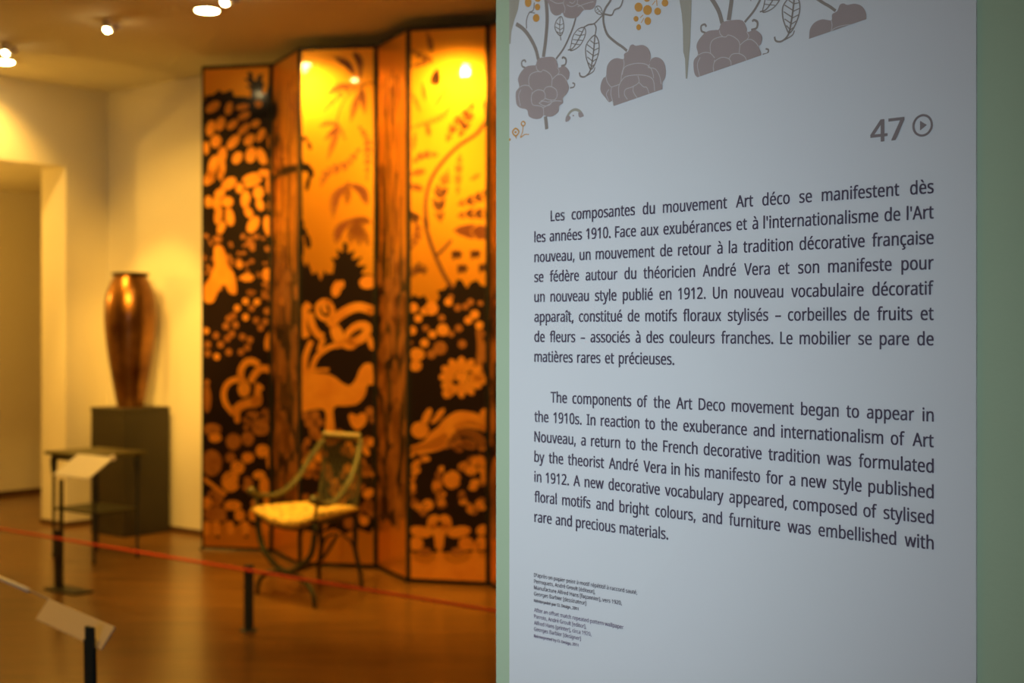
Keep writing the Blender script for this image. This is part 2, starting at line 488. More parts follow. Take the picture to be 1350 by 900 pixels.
for rows, m in ((CAPT, M['ink']), (CAPT2, M['inkmauve'])):
    bm = bmesh.new()
    for i, (t, xr, y) in enumerate(rows):
        small = i == 4
        line(bm, t, 704.5, xr, PS.uv(704.5, y)[1], 0.0029 if small else 0.0039, None, 0.018 if small else 0.008)
    obj('caption', bm, m, panel)
bm = bmesh.new()
g = glyph_mesh('47', 0, 6); a, b = extent(g)
u0 = PS.uv(1148.5, HY)[0]; u1 = PS.uv(1192, HY)[0]; k = (u1 - u0) / (b - a)
put(bm, g, u0 - a * k, PS.uv(1170, 185.5)[1], k, (PS.uv(1170, 157)[1] - PS.uv(1170, 185.5)[1]) / CAP, 0.0004, 0.017)
obj('number', bm, M['inkgrey'], panel)['label'] = 'bold grey number 47'
c = PS.uv(1216.5, 165.3)
bm = bmesh.new(); R = 0.0082
ribbon(bm, PS, [(c[0] + R * .98 * math.cos(2 * PI * k / 24), c[1] + R * math.sin(2 * PI * k / 24)) for k in range(24)], 0.0019, 0.0004, 2, closed=True)
poly(bm, PS, [(c[0] - 0.0022, c[1] - 0.0040), (c[0] - 0.0022, c[1] + 0.0040), (c[0] + 0.0038, c[1])], 0.0004)
obj('play_symbol', bm, M['inkgrey'], panel)['label'] = 'grey triangle in a ring beside the number'

# printed floral band, cut along a slanting line
cutA = PS.uv(671, 187.5); cutB = PS.uv(1148, 23.5)
cut_t = (PS.p(cutB, 0) - PS.p(cutA, 0)).normalized()
cut_n = cut_t.cross(PNF); cut_n = cut_n if cut_n.z < 0 else -cut_n     # points below the line
SHIFT = PS.uv(967, 27) - PS.uv(721.5, 75.5)
def q(x, y): return PS.uv(650 + x / 4.5, y / 4.5)
def art(name, m, items, off, shift=(0, 0), label=None, parent=None):
    """items: ('p', pts) filled smooth outline, ('h', pts) hard outline, ('s', pts, width), ('c', pts, width) closed stroke, ('e', cx, cy, rx, ry, angle)"""
    bm = bmesh.new(); sv = Vector(shift); s = 0.000164 * 1.05 
    for it in items:
        if it[0] == 'e':
            poly(bm, PS, [q(*p) + sv for p in ell(*it[1:])], off)
        elif it[0] == 'p':
            poly(bm, PS, spline([q(*p) + sv for p in it[1]], 5, True), off)
        elif it[0] == 'h':
            poly(bm, PS, [q(*p) + sv for p in it[1]], off)
        elif it[0] == 's':
            ribbon(bm, PS, [q(*p) + sv for p in it[1]], it[2] * s, off, 6, it[3] if len(it) > 3 else None)
        elif it[0] == 'c':
            ribbon(bm, PS, [q(*p) + sv for p in it[1]], it[2] * s, off, 6, None, True)
    geom = bm.verts[:] + bm.edges[:] + bm.faces[:]
    bmesh.ops.bisect_plane(bm, geom=geom, plane_co=PS.p(cutA, 0), plane_no=cut_n, clear_outer=True)
    geom = bm.verts[:] + bm.edges[:] + bm.faces[:]
    bmesh.ops.bisect_plane(bm, geom=geom, plane_co=PS.p((PS.w, 0), 0), plane_no=PS.u, clear_outer=True)
    geom = bm.verts[:] + bm.edges[:] + bm.faces[:]
    bmesh.ops.bisect_plane(bm, geom=geom, plane_co=PS.p((0, 0), 0), plane_no=-PS.u, clear_outer=True)
    if not bm.faces:
        bm.free(); return None
    o = obj(name, bm, m, parent or panel)
    if label: o['label'] = label
    return o
FL1 = [(255, 385), (270, 350), (320, 338), (365, 342), (385, 380), (390, 402), (425, 392), (455, 425), (452, 465), (441, 480), (453, 520), (440, 555), (417, 582), (418, 610), (395, 630), (390, 662), (360, 688), (325, 692), (303, 684), (285, 702), (250, 706), (215, 690), (203, 652), (168, 642), (145, 625), (137, 590), (138, 545), (157, 515), (150, 470), (166, 430), (200, 395), (238, 388)]
LN1 = [[(217, 512), (215, 470), (228, 440), (262, 425), (288, 426), (300, 416), (330, 430), (352, 460), (350, 515)],
       [(232, 600), (230, 575), (240, 550), (270, 533), (300, 540), (312, 560), (308, 588), (285, 600)],
       [(303, 540), (318, 518), (350, 515), (378, 535), (383, 568), (368, 592), (335, 592), (310, 582)],
       [(155, 520), (185, 506), (215, 510), (236, 535)], [(236, 545), (229, 590), (240, 622), (275, 628), (300, 642), (303, 690)],
       [(355, 470), (380, 447), (405, 442), (428, 460), (440, 480)], [(385, 400), (395, 425), (385, 445)], [(258, 390), (262, 410), (275, 425)],
       [(275, 612), (300, 600), (330, 606), (350, 600), (340, 622), (305, 628), (275, 612)], [(300, 640), (330, 622), (365, 600), (410, 600)], [(168, 530), (155, 570), (165, 630)]]
FL0 = [(318, -60), (320, 0), (335, 30), (345, 70), (370, 92), (400, 88), (414, 76), (428, 100), (470, 110), (505, 100), (532, 68), (548, 60), (590, 55), (612, 22), (615, -60), (560, -110), (380, -110)]
LN0 = [[(425, 78), (430, 50), (420, 20), (430, -10)], [(440, 30), (470, 40), (500, 25), (505, -5)], [(455, 12), (475, 20), (490, 5)], [(500, 25), (530, 40), (545, 60)], [(340, 0), (380, 20), (418, 18)], [(505, 40), (560, 20), (600, 10)]]
FL2 = [(672, 450), (678, 395), (700, 360), (735, 345), (776, 350), (780, 320), (803, 303), (815, 272), (832, 264), (850, 272), (885, 267), (915, 280), (934, 310), (937, 348), (930, 372), (942, 350), (970, 339), (1003, 353), (1022, 385), (1028, 430), (1022, 465), (1007, 492), (1004, 540), (960, 600), (800, 660), (725, 640), (712, 600), (690, 606), (668, 580), (642, 545), (640, 505), (655, 465)]
LN2 = [[(672, 450), (680, 485), (702, 515), (720, 512), (755, 500)], [(776, 350), (780, 385), (766, 440), (762, 480)], [(768, 445), (785, 398), (845, 377), (905, 380), (938, 405), (952, 440), (955, 465)],
       [(762, 480), (748, 520), (750, 580)], [(760, 485), (790, 455), (850, 445), (915, 450), (952, 475), (962, 540)], [(862, 450), (868, 488), (830, 515), (790, 530), (782, 560), (800, 590)], [(868, 488), (895, 515), (915, 520), (930, 560)], [(835, 515), (835, 545), (860, 585)], [(932, 380), (925, 400), (965, 410), (990, 450), (1000, 500)], [(705, 520), (702, 560), (715, 610)], [(690, 530), (675, 560), (690, 600)]]
STEMS = [('s', [(270, 352), (252, 285), (215, 215), (178, 170), (138, 142)], 24), ('s', [(300, 338), (314, 230), (322, 100), (310, -60)], 26), ('s', [(375, 350), (420, 288), (455, 215), (478, 155), (492, 105)], 13)]
LEAVES = [[('c', [(404, 98), (418, 130), (420, 175), (402, 212), (378, 190), (368, 160), (376, 125)], 7), ('s', [(400, 100), (396, 170), (404, 240)], 6), ('s', [(398, 150), (376, 135)], 5), ('s', [(398, 150), (418, 140)], 5), ('s', [(397, 175), (372, 160)], 5), ('s', [(398, 178), (418, 165)], 5), ('s', [(399, 200), (380, 188)], 5), ('s', [(400, 200), (414, 190)], 5)],
          [('c', [(543, 165), (550, 200), (530, 250), (500, 285), (460, 300), (465, 260), (478, 210), (508, 172)], 7), ('s', [(543, 165), (510, 230), (475, 285), (445, 298)], 8), ('s', [(530, 190), (505, 182)], 5), ('s', [(520, 210), (545, 205)], 5), ('s', [(520, 212), (488, 205)], 5), ('s', [(505, 238), (532, 240)], 5), ('s', [(505, 238), (475, 235)], 5), ('s', [(490, 262), (515, 265)], 5), ('s', [(490, 262), (468, 258)], 5)],
          [('c', [(606, 210), (628, 250), (628, 310), (605, 380), (582, 412), (566, 380), (552, 330), (552, 275), (575, 235)], 8), ('s', [(606, 210), (598, 300), (585, 390), (572, 430), (545, 455), (520, 452), (513, 430)], 10), ('s', [(603, 260), (578, 240)], 6), ('s', [(603, 260), (625, 255)], 6), ('s', [(600, 295), (560, 265)], 6), ('s', [(598, 300), (628, 285)], 6), ('s', [(595, 330), (556, 300)], 6), ('s', [(594, 335), (624, 318)], 6), ('s', [(590, 362), (560, 338)], 6), ('s', [(588, 368), (614, 350)], 6), ('s', [(584, 392), (568, 372)], 6), ('s', [(582, 400), (603, 382)], 6), ('s', [(606, 400), (595, 425), (560, 448)], 7)],
          [('c', [(612, 40), (632, 38), (648, 62), (645, 86), (620, 80), (606, 60)], 6), ('s', [(615, 40), (632, 65), (655, 92)], 5), ('s', [(625, 55), (612, 62)], 4), ('s', [(632, 66), (645, 62)], 4), ('s', [(632, 66), (618, 76)], 4)]]
TWIG = [('s', [(540, 162), (568, 147), (602, 140), (640, 102), (658, 86)], 9), ('s', [(602, 140), (613, 168), (606, 212)], 9), ('s', [(720, -60), (700, 0), (668, 50), (656, 95), (660, 150), (682, 208), (730, 252), (768, 278), (796, 302)], 15), ('s', [(662, 84), (705, 90), (722, 60), (755, 42), (772, 0), (790, -60)], 10)]
CURLS = [('s', [(192, 402), (174, 392), (172, 366), (188, 357), (196, 370)], 11), ('s', [(405, 392), (430, 382), (434, 352), (418, 340), (410, 348)], 12), ('s', [(458, 522), (480, 516), (485, 498), (472, 492)], 9)]
BER = [(865, 43, 24, 28), (918, 60, 26, 30), (1022, 18, 20, 22), (978, 68, 20, 22), (850, 112, 15, 17), (920, 125, 20, 24), (866, 162, 14, 18), (915, -4, 18, 16), (1000, -50, 24, 26)]
BER0 = [(210, 15, 20, 28), (267, -2, 18, 14), (265, 42, 16, 20), (258, 107, 20, 24)]
for sh in ((0, 0), SHIFT):
    for it in STEMS + [('s', [(312, 690), (320, 766)], 26)]: art('stem', M['stem'], [it], 0.0003, sh)
    for it in TWIG: art('twig', M['stem'], [it], 0.00035, sh)
    for it in CURLS: art('tendril', M['stem'], [it], 0.0003, sh)
    for lf in LEAVES: art('leaf', M['stem'], lf, 0.0003, sh)
    for out, ln in ((FL1, LN1), (FL0, LN0), (FL2, LN2)):
        f = art('flower', M['petal'], [('p', out)], 0.0005, sh)
        if f: art('petal_line', M['line'], [('s', l, 4.5) for l in ln], 0.0007, sh, None, f)
    art('berry_stalk', M['stem'], [('s', [(200, 170), (200, 120), (215, 78), (240, 60), (246, 15)], 8), ('s', [(215, 72), (250, 78)], 6)], 0.0003, sh)
    art('berry_stalk', M['orange'], [('s', [(970, -20), (974, 35)], 6), ('s', [(892, 88), (874, 106)], 5), ('s', [(896, 108), (880, 136)], 5), ('s', [(945, 30), (965, 5)], 5)], 0.0003, sh)
    for bq in (BER0 + BER if sh == (0, 0) else BER0[2:]):
        art('berry', M['orange'], [('e', *bq)], 0.0005, sh, None)
art('tree_trunk', M['tan'], [('h', [(96, -50), (165, -50), (150, 55), (128, 120), (110, 190), (105, 260), (96, 262)])], 0.0003)
def qb(x, y): return ((850 + x / 3.375 - 650) * 4.5, y / 3.375 * 4.5)
art('tree_trunk', M['tan'], [('h', [qb(*p) for p in ((150, -60), (155, 0), (165, 60), (170, 120), (172, 230), (180, 262), (183, 350), (190, 350), (196, 270), (203, 200), (208, 60), (211, -60))])], 0.0003)
art('small_bird', M['tan'], [('s', [(436, 712), (442, 690), (462, 662), (490, 650), (518, 662), (534, 690)], 16)], 0.0003)
art('small_bird', M['petal'], [('p', [(437, 692), (452, 686), (462, 700), (452, 716), (432, 722)]), ('e', 478, 686, 5, 5, 0), ('p', [(508, 668), (530, 668), (540, 690), (514, 696)])], 0.0005)
art('orange_blossom', M['orange'], [('c', [(180, 720), (192, 733), (180, 748), (168, 733)], 8), ('c', [(135, 762), (155, 782), (136, 806), (117, 784)], 10), ('e', 135, 784, 7, 7, 0), ('s', [(180, 748), (175, 785), (165, 815), (190, 798), (215, 798)], 6), ('e', 100, 828, 6, 8, 0), ('s', [(135, 806), (140, 822)], 6)], 0.0004)

# ------------------------------------------------------------------ folding lacquer screen
ZT = 3.282
FEET = [(-2.109, 9.26), (-1.606, 9.15), (-1.348, 8.635), (-0.8445, 8.54), (-0.6187, 8.07), (-0.1325, 7.95), (0.105, 7.48), (0.60, 7.36), (0.84, 6.89)]
screen = empty('folding_screen', (-0.85, 8.54, 0), 'tall zigzag folding screen of gold and black lacquer with animals and foliage', 'folding screen')
LEAF = []
for i in range(8):
    a, b = FEET[i], FEET[i + 1]
    S = Sheet(a, b)
    bm = bmesh.new(); box(bm, S.p((0.004, 0.012), 0), S.u * (S.w - 0.008), -S.n * 0.028, Z * (ZT - 0.012), 0.003)
    lf = obj('screen_leaf', bm, M['edge'], screen)
    bm = bmesh.new(); box(bm, S.p((0.022, 0.03), 0.0), S.u * (S.w - 0.044), S.n * 0.002, Z * (ZT - 0.055)); obj('gold_ground', bm, M['gold'], lf)
    LEAF.append((S, lf))
for i in range(1, 8):
    bm = bmesh.new()
    for z in (0.4, 1.6, 2.8):
        bm = bmesh.new(); tube(bm, [(FEET[i][0], FEET[i][1] + 0.014, z - 0.04), (FEET[i][0], FEET[i][1] + 0.014, z + 0.04)], 0.008, 8, 1)
        obj('hinge', bm, M['bronze'], screen)
for f in FEET:
    bm = bmesh.new(); box(bm, (f[0] - 0.012, f[1] + 0.006, 0), (0.024, 0, 0), (0, 0.02, 0), (0, 0, 0.014)); obj('foot', bm, M['edge'], screen)

class Art:
    """flat lacquer motifs on one leaf, colour by colour"""
    def __init__(s, i, ox=0, oy=0, k=1.0):
        s.S, s.lf = LEAF[i]; s.bms = {}; s.cl = (0.022, s.S.w - 0.022, 0.03, ZT - 0.027)
        s.o(ox, oy, k)
    def o(s, ox, oy, k): s.ox, s.oy, s.k = ox, oy, k; return s
    def uv(s, p): return s.S.uv(s.ox + p[0] / s.k, s.oy + p[1] / s.k)
    LV = {'black': 0.0026, 'branch': 0.0030, 'frond': 0.0028, 'gold3': 0.0032, 'gold2': 0.0035, 'dark2': 0.0040}
    cur = None
    def part(s, name=None): s.cur = name; return s      # motifs drawn from here on belong to the part of this name
    def bm(s, c):
        k = (s.cur if c != 'dark2' else None, c)
        if k not in s.bms: s.bms[k] = bmesh.new()
        return s.bms[k], Art.LV[c]
    def inside(s, P):
        xs = [p[0] for p in P]; return max(xs) > s.cl[0] + .003 and min(xs) < s.cl[1] - .003
    def blob(s, c, pts, smooth=True):
        P = [s.uv(p) for p in pts]
        if smooth: P = spline(P, 4, True)
        if s.inside(P):
            b, off = s.bm(c); poly(b, s.S, P, off, s.cl)
    def e(s, c, cx, cy, rx, ry=None, ang=0):
        P = [s.uv(p) for p in ell(cx, cy, rx, ry or rx, ang, 12)]
        if s.inside(P):
            b, off = s.bm(c); poly(b, s.S, P, off, s.cl)
    def st(s, c, pts, w, taper=None):
        P = [s.uv(p) for p in pts]
        if s.inside(P):
            sc = abs(s.uv((0, 0))[1] - s.uv((0, 1))[1])
            b, off = s.bm(c); ribbon(b, s.S, P, w * sc, off, 5, taper, False, s.cl)
    def frond(s, c, pts, ll, n=12, w=None):
        """spine with paired leaflets"""
        path = spline([Vector(p) for p in pts], 8)
        s.st(c, pts, (w or ll * 0.18))
        for k in range(1, n):
            i = int(k / n * (len(path) - 1)); p = path[i]
            t = (path[min(i + 1, len(path) - 1)] - path[max(i - 1, 0)]).normalized(); nn = Vector((-t.y, t.x))
            l = ll * math.sin(PI * (0.15 + 0.75 * k / n))
            for sg in (-1, 1):
                m = p + (t * 0.55 + nn * sg * 0.6) * l * 0.55
                s.e(c, m.x, m.y, l * 0.5, l * 0.13, math.degrees(math.atan2(t.y * .6 + nn.y * sg * .6, t.x * .6 + nn.x * sg * .6)))
    def finish(s):
        nm = {'black': 'black_ground', 'branch': 'branches', 'frond': 'fronds', 'gold3': 'dull_gold_motif', 'gold2': 'gold_motif', 'dark2': 'dark_detail'}
        mt = {'black': 'black', 'branch': 'branch', 'frond': 'frond', 'gold3': 'gold3', 'gold2': 'gold2', 'dark2': 'black'}
        for (k, c), b in s.bms.items():
            o = obj(k or nm[c], b, M[mt[c]], s.lf)
            if not k and c != 'black': o['kind'] = 'stuff'

def leafy_edge(x0, x1, y, amp, step, rnd):
    out = []; x = x0
    while x < x1:
        out.append((x, y - amp * rnd.random())); out.append((x + step * .5, y + amp * .4 * rnd.random())); x += step
    return out

# leaf one: fruiting tree, berries, antelope with curled horns
rn = random.Random(3)
A = Art(0, 260, 80, 5.625)
A.blob('black', [(20, 320), (60, 262), (120, 250), (165, 215), (190, 240), (260, 215), (275, 265), (340, 265), (395, 275), (400, 215), (360, 190), (400, 180), (345, 130), (380, 135), (375, 80), (410, 90), (420, 150), (440, 145), (450, 110), (490, 95), (480, 150), (500, 170), (480, 235), (510, 250), (530, 180), (555, 110), (570, 60), (620, 60), (620, 500), (20, 500)], False)
A.o(0, 0, 1)
A.blob('black', [(255, 165), (375, 165), (375, 692), (362, 694), (352, 686), (344, 690), (335, 695), (322, 686), (310, 694), (300, 686), (288, 693), (278, 686), (266, 694), (255, 694)], False)
A.e('black', 352, 145, 8, 8); A.e('black', 345, 150, 12, 7)
for (x, y, rx, ry, an) in [(281, 141, 11, 6, -35), (302, 143, 5, 9, 15), (320, 141, 9, 4, -10), (278, 169, 6, 11, 15), (291, 163, 6, 10, 20), (307, 164, 9, 5, -40), (322, 153, 9, 5, -30), (341, 137, 5, 5, 0), (322, 170, 10, 5, -45), (337, 163, 7, 5, -30), (308, 187, 12, 6, -50), (329, 184, 9, 6, -50), (285, 186, 7, 9, 20), (344, 178, 5, 10, 25), (357, 186, 4, 12, 0), (313, 208, 6, 9, 30), (331, 204, 7, 11, 10), (345, 206, 6, 12, -20), (293, 205, 6, 12, 10), (281, 218, 6, 14, 15), (272, 195, 4, 9, 0), (292, 224, 5, 13, 10), (331, 234, 12, 5, -20), (350, 228, 9, 5, 10), (358, 214, 4, 9, 0), (275, 236, 6, 9, 30),
                         (278, 232, 5, 9, -10), (291, 228, 4, 10, 0), (302, 242, 11, 7, -35), (290, 255, 8, 6, -40), (286, 268, 6, 9, 0), (300, 266, 8, 7, 0), (303, 286, 6, 12, -10), (288, 284, 5, 12, 10), (292, 300, 5, 9, 20), (275, 266, 5, 8, 0), (324, 262, 6, 12, 10), (334, 240, 13, 5, -25), (341, 254, 7, 9, 0), (343, 270, 5, 8, -20), (356, 243, 5, 14, 0), (358, 268, 4, 9, 15), (334, 296, 7, 12, 30), (354, 298, 6, 14, -10), (316, 248, 5, 7, 0), (328, 280, 5, 8, -30)]:
    A.e('gold2', x, y, rx, ry, an)
for (x, y, r) in [(309, 140, 2.5), (291, 178, 2), (322, 178, 2), (335, 190, 2), (300, 256, 2.2), (330, 252, 2.6), (331, 266, 2), (296, 283, 2.2), (320, 160, 2), (345, 190, 2)]:
    A.e('dark2', x, y, r, r * 1.5, 25)
A.blob('gold2', [(283, 326), (292, 324), (298, 336), (301, 350), (309, 362), (312, 386), (303, 386), (296, 374), (288, 383), (281, 398), (270, 397), (268, 380), (277, 366), (283, 350)])
for (x, y, rx, ry) in [(316, 349, 4, 5), (326, 366, 9, 5), (352, 362, 6, 9), (287, 315, 6, 5), (268, 340, 4, 5), (330, 322, 7, 4)]:
    A.e('gold2' if y > 345 else 'gold3', x, y, rx, ry)
for k in range(60):
    A.e('gold3', rn.uniform(266, 360), rn.uniform(310, 392), rn.uniform(1.5, 4), rn.uniform(2, 5), rn.uniform(0, 180))
A.o(260, 380, 5.0)
for k, (x, y) in enumerate([(320, 85), (395, 90), (265, 130), (460, 150), (320, 190), (210, 200), (255, 240), (390, 210), (60, 280), (125, 310), (155, 370), (70, 370), (350, 340), (330, 390), (210, 420), (130, 450), (290, 420), (300, 320), (70, 430), (420, 260), (240, 180), (360, 130), (190, 250), (230, 300), (450, 220), (200, 330), (480, 60)]):
    A.e('gold2' if k in (0, 1, 2, 4, 15, 8) else 'gold3', x, y, 21, 23)
A.e('gold2', 472, 350, 26, 62, 8)
A.e('gold3', 65, 730, 28, 90); A.e('gold3', 65, 620, 18, 22)
A.part('antelope_motif')
A.st('gold2', [(292, 600), (290, 540), (320, 490), (365, 480), (410, 505)], 44)
A.st('gold2', [(350, 620), (385, 560), (430, 528), (500, 545), (505, 580)], 46)
A.st('gold2', [(245, 830), (190, 760), (176, 690), (205, 625), (265, 600), (320, 620)], 38)
A.e('gold2', 310, 665, 42, 52); A.e('gold2', 390, 740, 40, 40)
A.blob('gold2', [(225, 800), (270, 750), (330, 728), (375, 700), (385, 640), (400, 622), (440, 655), (420, 680), (428, 740), (395, 780), (340, 785), (285, 815), (280, 880), (250, 880), (245, 830)])
A.part()
for k in range(26):
    A.e('gold3', rn.uniform(300, 490), rn.uniform(790, 940), rn.uniform(8, 20), rn.uniform(8, 20))
A.o(260, 560, 5.0)
for (c, x, y, rx, ry) in [('gold3', 100, 30, 60, 42), ('gold2', 120, 85, 42, 30), ('gold3', 240, 110, 50, 55), ('gold3', 95, 250, 72, 88), ('gold3', 335, 90, 42, 48), ('gold2', 432, 172, 46, 44), ('gold2', 335, 215, 40, 38), ('gold2', 268, 280, 46, 46), ('gold2', 222, 372, 62, 70), ('gold2', 410, 330, 42, 30), ('gold2', 445, 400, 36, 60), ('gold2', 480, 240, 22, 52), ('gold3', 220, 215, 34, 34), ('gold3', 330, 390, 40, 50), ('gold3', 120, 480, 56, 60), ('gold2', 62, 515, 36, 40), ('gold2', 235, 530, 60, 34), ('gold2', 282, 595, 36, 40), ('gold2', 372, 590, 34, 44), ('gold3', 130, 590, 90, 50), ('gold2', 470, 500, 30, 60), ('gold3', 420, 20, 60, 50), ('gold2', 380, 520, 24, 30)]:
    A.e(c, x, y, rx, ry)
for k in range(90):
    A.e('dark2', rn.uniform(30, 490), rn.uniform(0, 600), rn.uniform(4, 9), rn.uniform(3, 6), rn.uniform(0, 180))
A.e('dark2', 290, 372, 22, 40); A.e('dark2', 372, 260, 34, 22); A.e('dark2', 215, 590, 26, 32); A.e('dark2', 100, 480, 10, 12)
A.st('gold2', [(40, 350), (120, 410), (190, 460)], 26)
for x in (60, 130, 220, 320, 420, 480):
    A.e('gold2', x, 680, 26, 50)
for x in (135, 325): A.e('dark2', x, 735, 14, 10)
A.finish()

# leaf two and four turn away: smears painted in for the neighbouring leaf's reflection
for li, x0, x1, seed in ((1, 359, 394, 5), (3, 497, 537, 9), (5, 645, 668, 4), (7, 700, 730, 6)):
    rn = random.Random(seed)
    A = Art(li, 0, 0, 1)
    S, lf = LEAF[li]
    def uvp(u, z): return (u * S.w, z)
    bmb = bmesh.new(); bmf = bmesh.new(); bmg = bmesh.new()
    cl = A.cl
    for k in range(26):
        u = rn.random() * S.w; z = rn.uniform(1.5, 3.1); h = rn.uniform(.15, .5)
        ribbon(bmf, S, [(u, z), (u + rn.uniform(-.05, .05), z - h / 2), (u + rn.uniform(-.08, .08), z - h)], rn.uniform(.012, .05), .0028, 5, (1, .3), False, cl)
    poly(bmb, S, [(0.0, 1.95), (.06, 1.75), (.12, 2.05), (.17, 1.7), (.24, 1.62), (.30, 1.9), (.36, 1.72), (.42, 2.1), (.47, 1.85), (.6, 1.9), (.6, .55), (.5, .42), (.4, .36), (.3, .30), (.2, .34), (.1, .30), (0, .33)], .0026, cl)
    for k in range(16):  # further dark smears, painted to darken the turned-away leaves
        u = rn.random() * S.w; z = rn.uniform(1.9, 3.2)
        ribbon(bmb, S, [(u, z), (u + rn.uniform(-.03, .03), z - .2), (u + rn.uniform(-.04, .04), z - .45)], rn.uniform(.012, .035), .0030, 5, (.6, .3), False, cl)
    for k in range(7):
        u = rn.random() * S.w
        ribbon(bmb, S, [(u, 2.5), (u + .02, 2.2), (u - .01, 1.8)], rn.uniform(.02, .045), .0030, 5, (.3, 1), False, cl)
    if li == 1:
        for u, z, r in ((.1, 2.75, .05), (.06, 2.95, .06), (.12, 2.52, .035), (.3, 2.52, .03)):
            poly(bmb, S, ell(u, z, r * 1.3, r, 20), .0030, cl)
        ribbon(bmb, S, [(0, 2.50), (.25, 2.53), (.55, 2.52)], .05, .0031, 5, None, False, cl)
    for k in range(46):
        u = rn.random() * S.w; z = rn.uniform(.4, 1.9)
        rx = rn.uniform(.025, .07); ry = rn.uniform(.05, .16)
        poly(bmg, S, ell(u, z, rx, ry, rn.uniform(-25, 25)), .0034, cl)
    obj('reflection_smears', bmf, M['frond'], lf); obj('black_ground', bmb, M['black'], lf); obj('dull_gold_motif', bmg, M['gold3'], lf)

# leaf three: palms above, plumed bird-like deer below
rn = random.Random(11)
A = Art(2, 390, 60, 2.8125)
for f, ll in [([(220, 112), (190, 70), (140, 42)], 22), ([(240, 125), (236, 60), (212, 22)], 22), ([(220, 148), (160, 155), (108, 188)], 20), ([(300, 135), (200, 160), (140, 205), (98, 248)], 18), ([(245, 160), (220, 220), (203, 285)], 20),
              ([(243, 150), (250, 200), (257, 255)], 18), ([(185, 352), (160, 300), (120, 288), (86, 302)], 16), ([(160, 300), (140, 320), (104, 352)], 16), ([(165, 305), (140, 360), (118, 425)], 18), ([(240, 378), (190, 440), (120, 470), (92, 525)], 26),
              ([(232, 296), (265, 350), (267, 420), (264, 505)], 24), ([(200, 512), (150, 560), (138, 640)], 26), ([(200, 512), (245, 540), (268, 592)], 26), ([(195, 505), (190, 590)], 22), ([(215, 640), (165, 680), (148, 735)], 26), ([(215, 640), (280, 655)], 22), ([(215, 640), (203, 735)], 26), ([(222, 645), (238, 742)], 26), ([(225, 645), (272, 742)], 26)]:
    A.frond('frond', f, ll, 15, ll * .14)
A.st('frond', [(300, 135), (245, 150), (190, 190), (160, 250), (150, 300)], 4)
A.o(0, 0, 1)
for (x, y, rx, ry, an) in [(396, 190, 3, 9, 0), (402, 183, 4, 3, 20), (408, 192, 2.5, 6, -20), (396, 215, 4, 8, 0), (403, 221, 7, 6, 0), (410, 228, 4, 7, 0), (406, 242, 3, 10, 12), (396, 250, 2, 24, 0), (396, 280, 3, 10, 0), (400, 306, 5, 6, 0), (406, 318, 4, 10, -10), (396, 326, 5, 18, 0), (398, 295, 3, 6, 0)]:
    A.e('black', x, y, rx, ry, an)
A.blob('black', [(385, 335), (396, 338), (402, 352), (406, 345), (412, 362), (418, 358), (423, 370), (428, 356), (432, 362), (438, 366), (441, 348), (437, 340), (446, 340), (444, 328), (452, 333), (453, 318), (459, 322), (458, 334), (468, 330), (464, 342), (478, 338), (470, 350), (484, 350), (476, 360), (492, 362), (505, 368), (505, 696), (488, 703), (470, 696), (455, 704), (440, 696), (420, 704), (402, 698), (385, 704)], False)
A.o(390, 360, 4.093)
for (x, y, rx, ry, an) in [(220, 85, 26, 46, 15), (392, 48, 50, 36, -10), (250, 60, 14, 22, 0), (450, 90, 18, 70, 5), (445, 130, 14, 40, 0)]:
    A.e('gold2', x, y, rx, ry, an)
A.blob('dark2', [(180, 0), (205, 10), (200, 30), (172, 24)])
A.part('plumed_bird_motif')
A.st('gold2', [(75, 165), (45, 210), (40, 290), (60, 345)], 44); A.st('gold2', [(75, 215), (90, 280), (120, 330), (150, 345)], 40)
A.st('gold2', [(165, 215), (150, 175), (180, 160), (200, 200), (178, 248), (130, 232), (118, 180), (150, 150), (190, 160)], 26)
A.st('gold2', [(185, 290), (220, 240), (290, 195), (350, 182), (420, 205)], 50); A.e('gold2', 405, 205, 22, 22)
A.e('gold2', 335, 325, 84, 58, -35); A.e('gold2', 225, 330, 34, 62, -20); A.e('gold2', 290, 380, 44, 32); A.e('gold2', 405, 375, 16, 42, -12)
A.e('dark2', 328, 325, 42, 14, -32); A.e('dark2', 285, 262, 46, 12, -8)
A.st('gold2', [(45, 520), (55, 440), (85, 365)], 36, (1, .8)); A.st('gold2', [(85, 520), (115, 450), (180, 400), (250, 385)], 28); A.st('gold2', [(125, 420), (150, 350)], 28)
A.blob('gold2', [(0, 545), (150, 540), (212, 560), (252, 592), (292, 606), (325, 570), (345, 520), (375, 488), (408, 490), (416, 520), (418, 598), (388, 604), (372, 662), (330, 706), (270, 716), (205, 728), (210, 850), (162, 850), (152, 735), (0, 735)])
A.st('gold2', [(25, 525), (180, 520)], 16)
A.part()
for (x, y, r) in [(50, 765, 26), (105, 765, 26), (75, 808, 26), (130, 805, 22), (100, 850, 28), (400, 745, 26), (420, 790, 20), (235, 870, 30), (190, 890, 26)]:
    A.e('gold3', x, y, r)
A.blob('gold2', [(285, 770), (305, 755), (330, 768), (360, 752), (385, 775), (375, 815), (335, 845), (300, 820)])
A.o(0, 0, 1)
for k in range(70):
    A.e('gold3' if k % 3 else 'gold2', rn.uniform(398, 495), rn.uniform(572, 690), rn.uniform(3, 9), rn.uniform(3, 9), rn.uniform(0, 180))
A.finish()

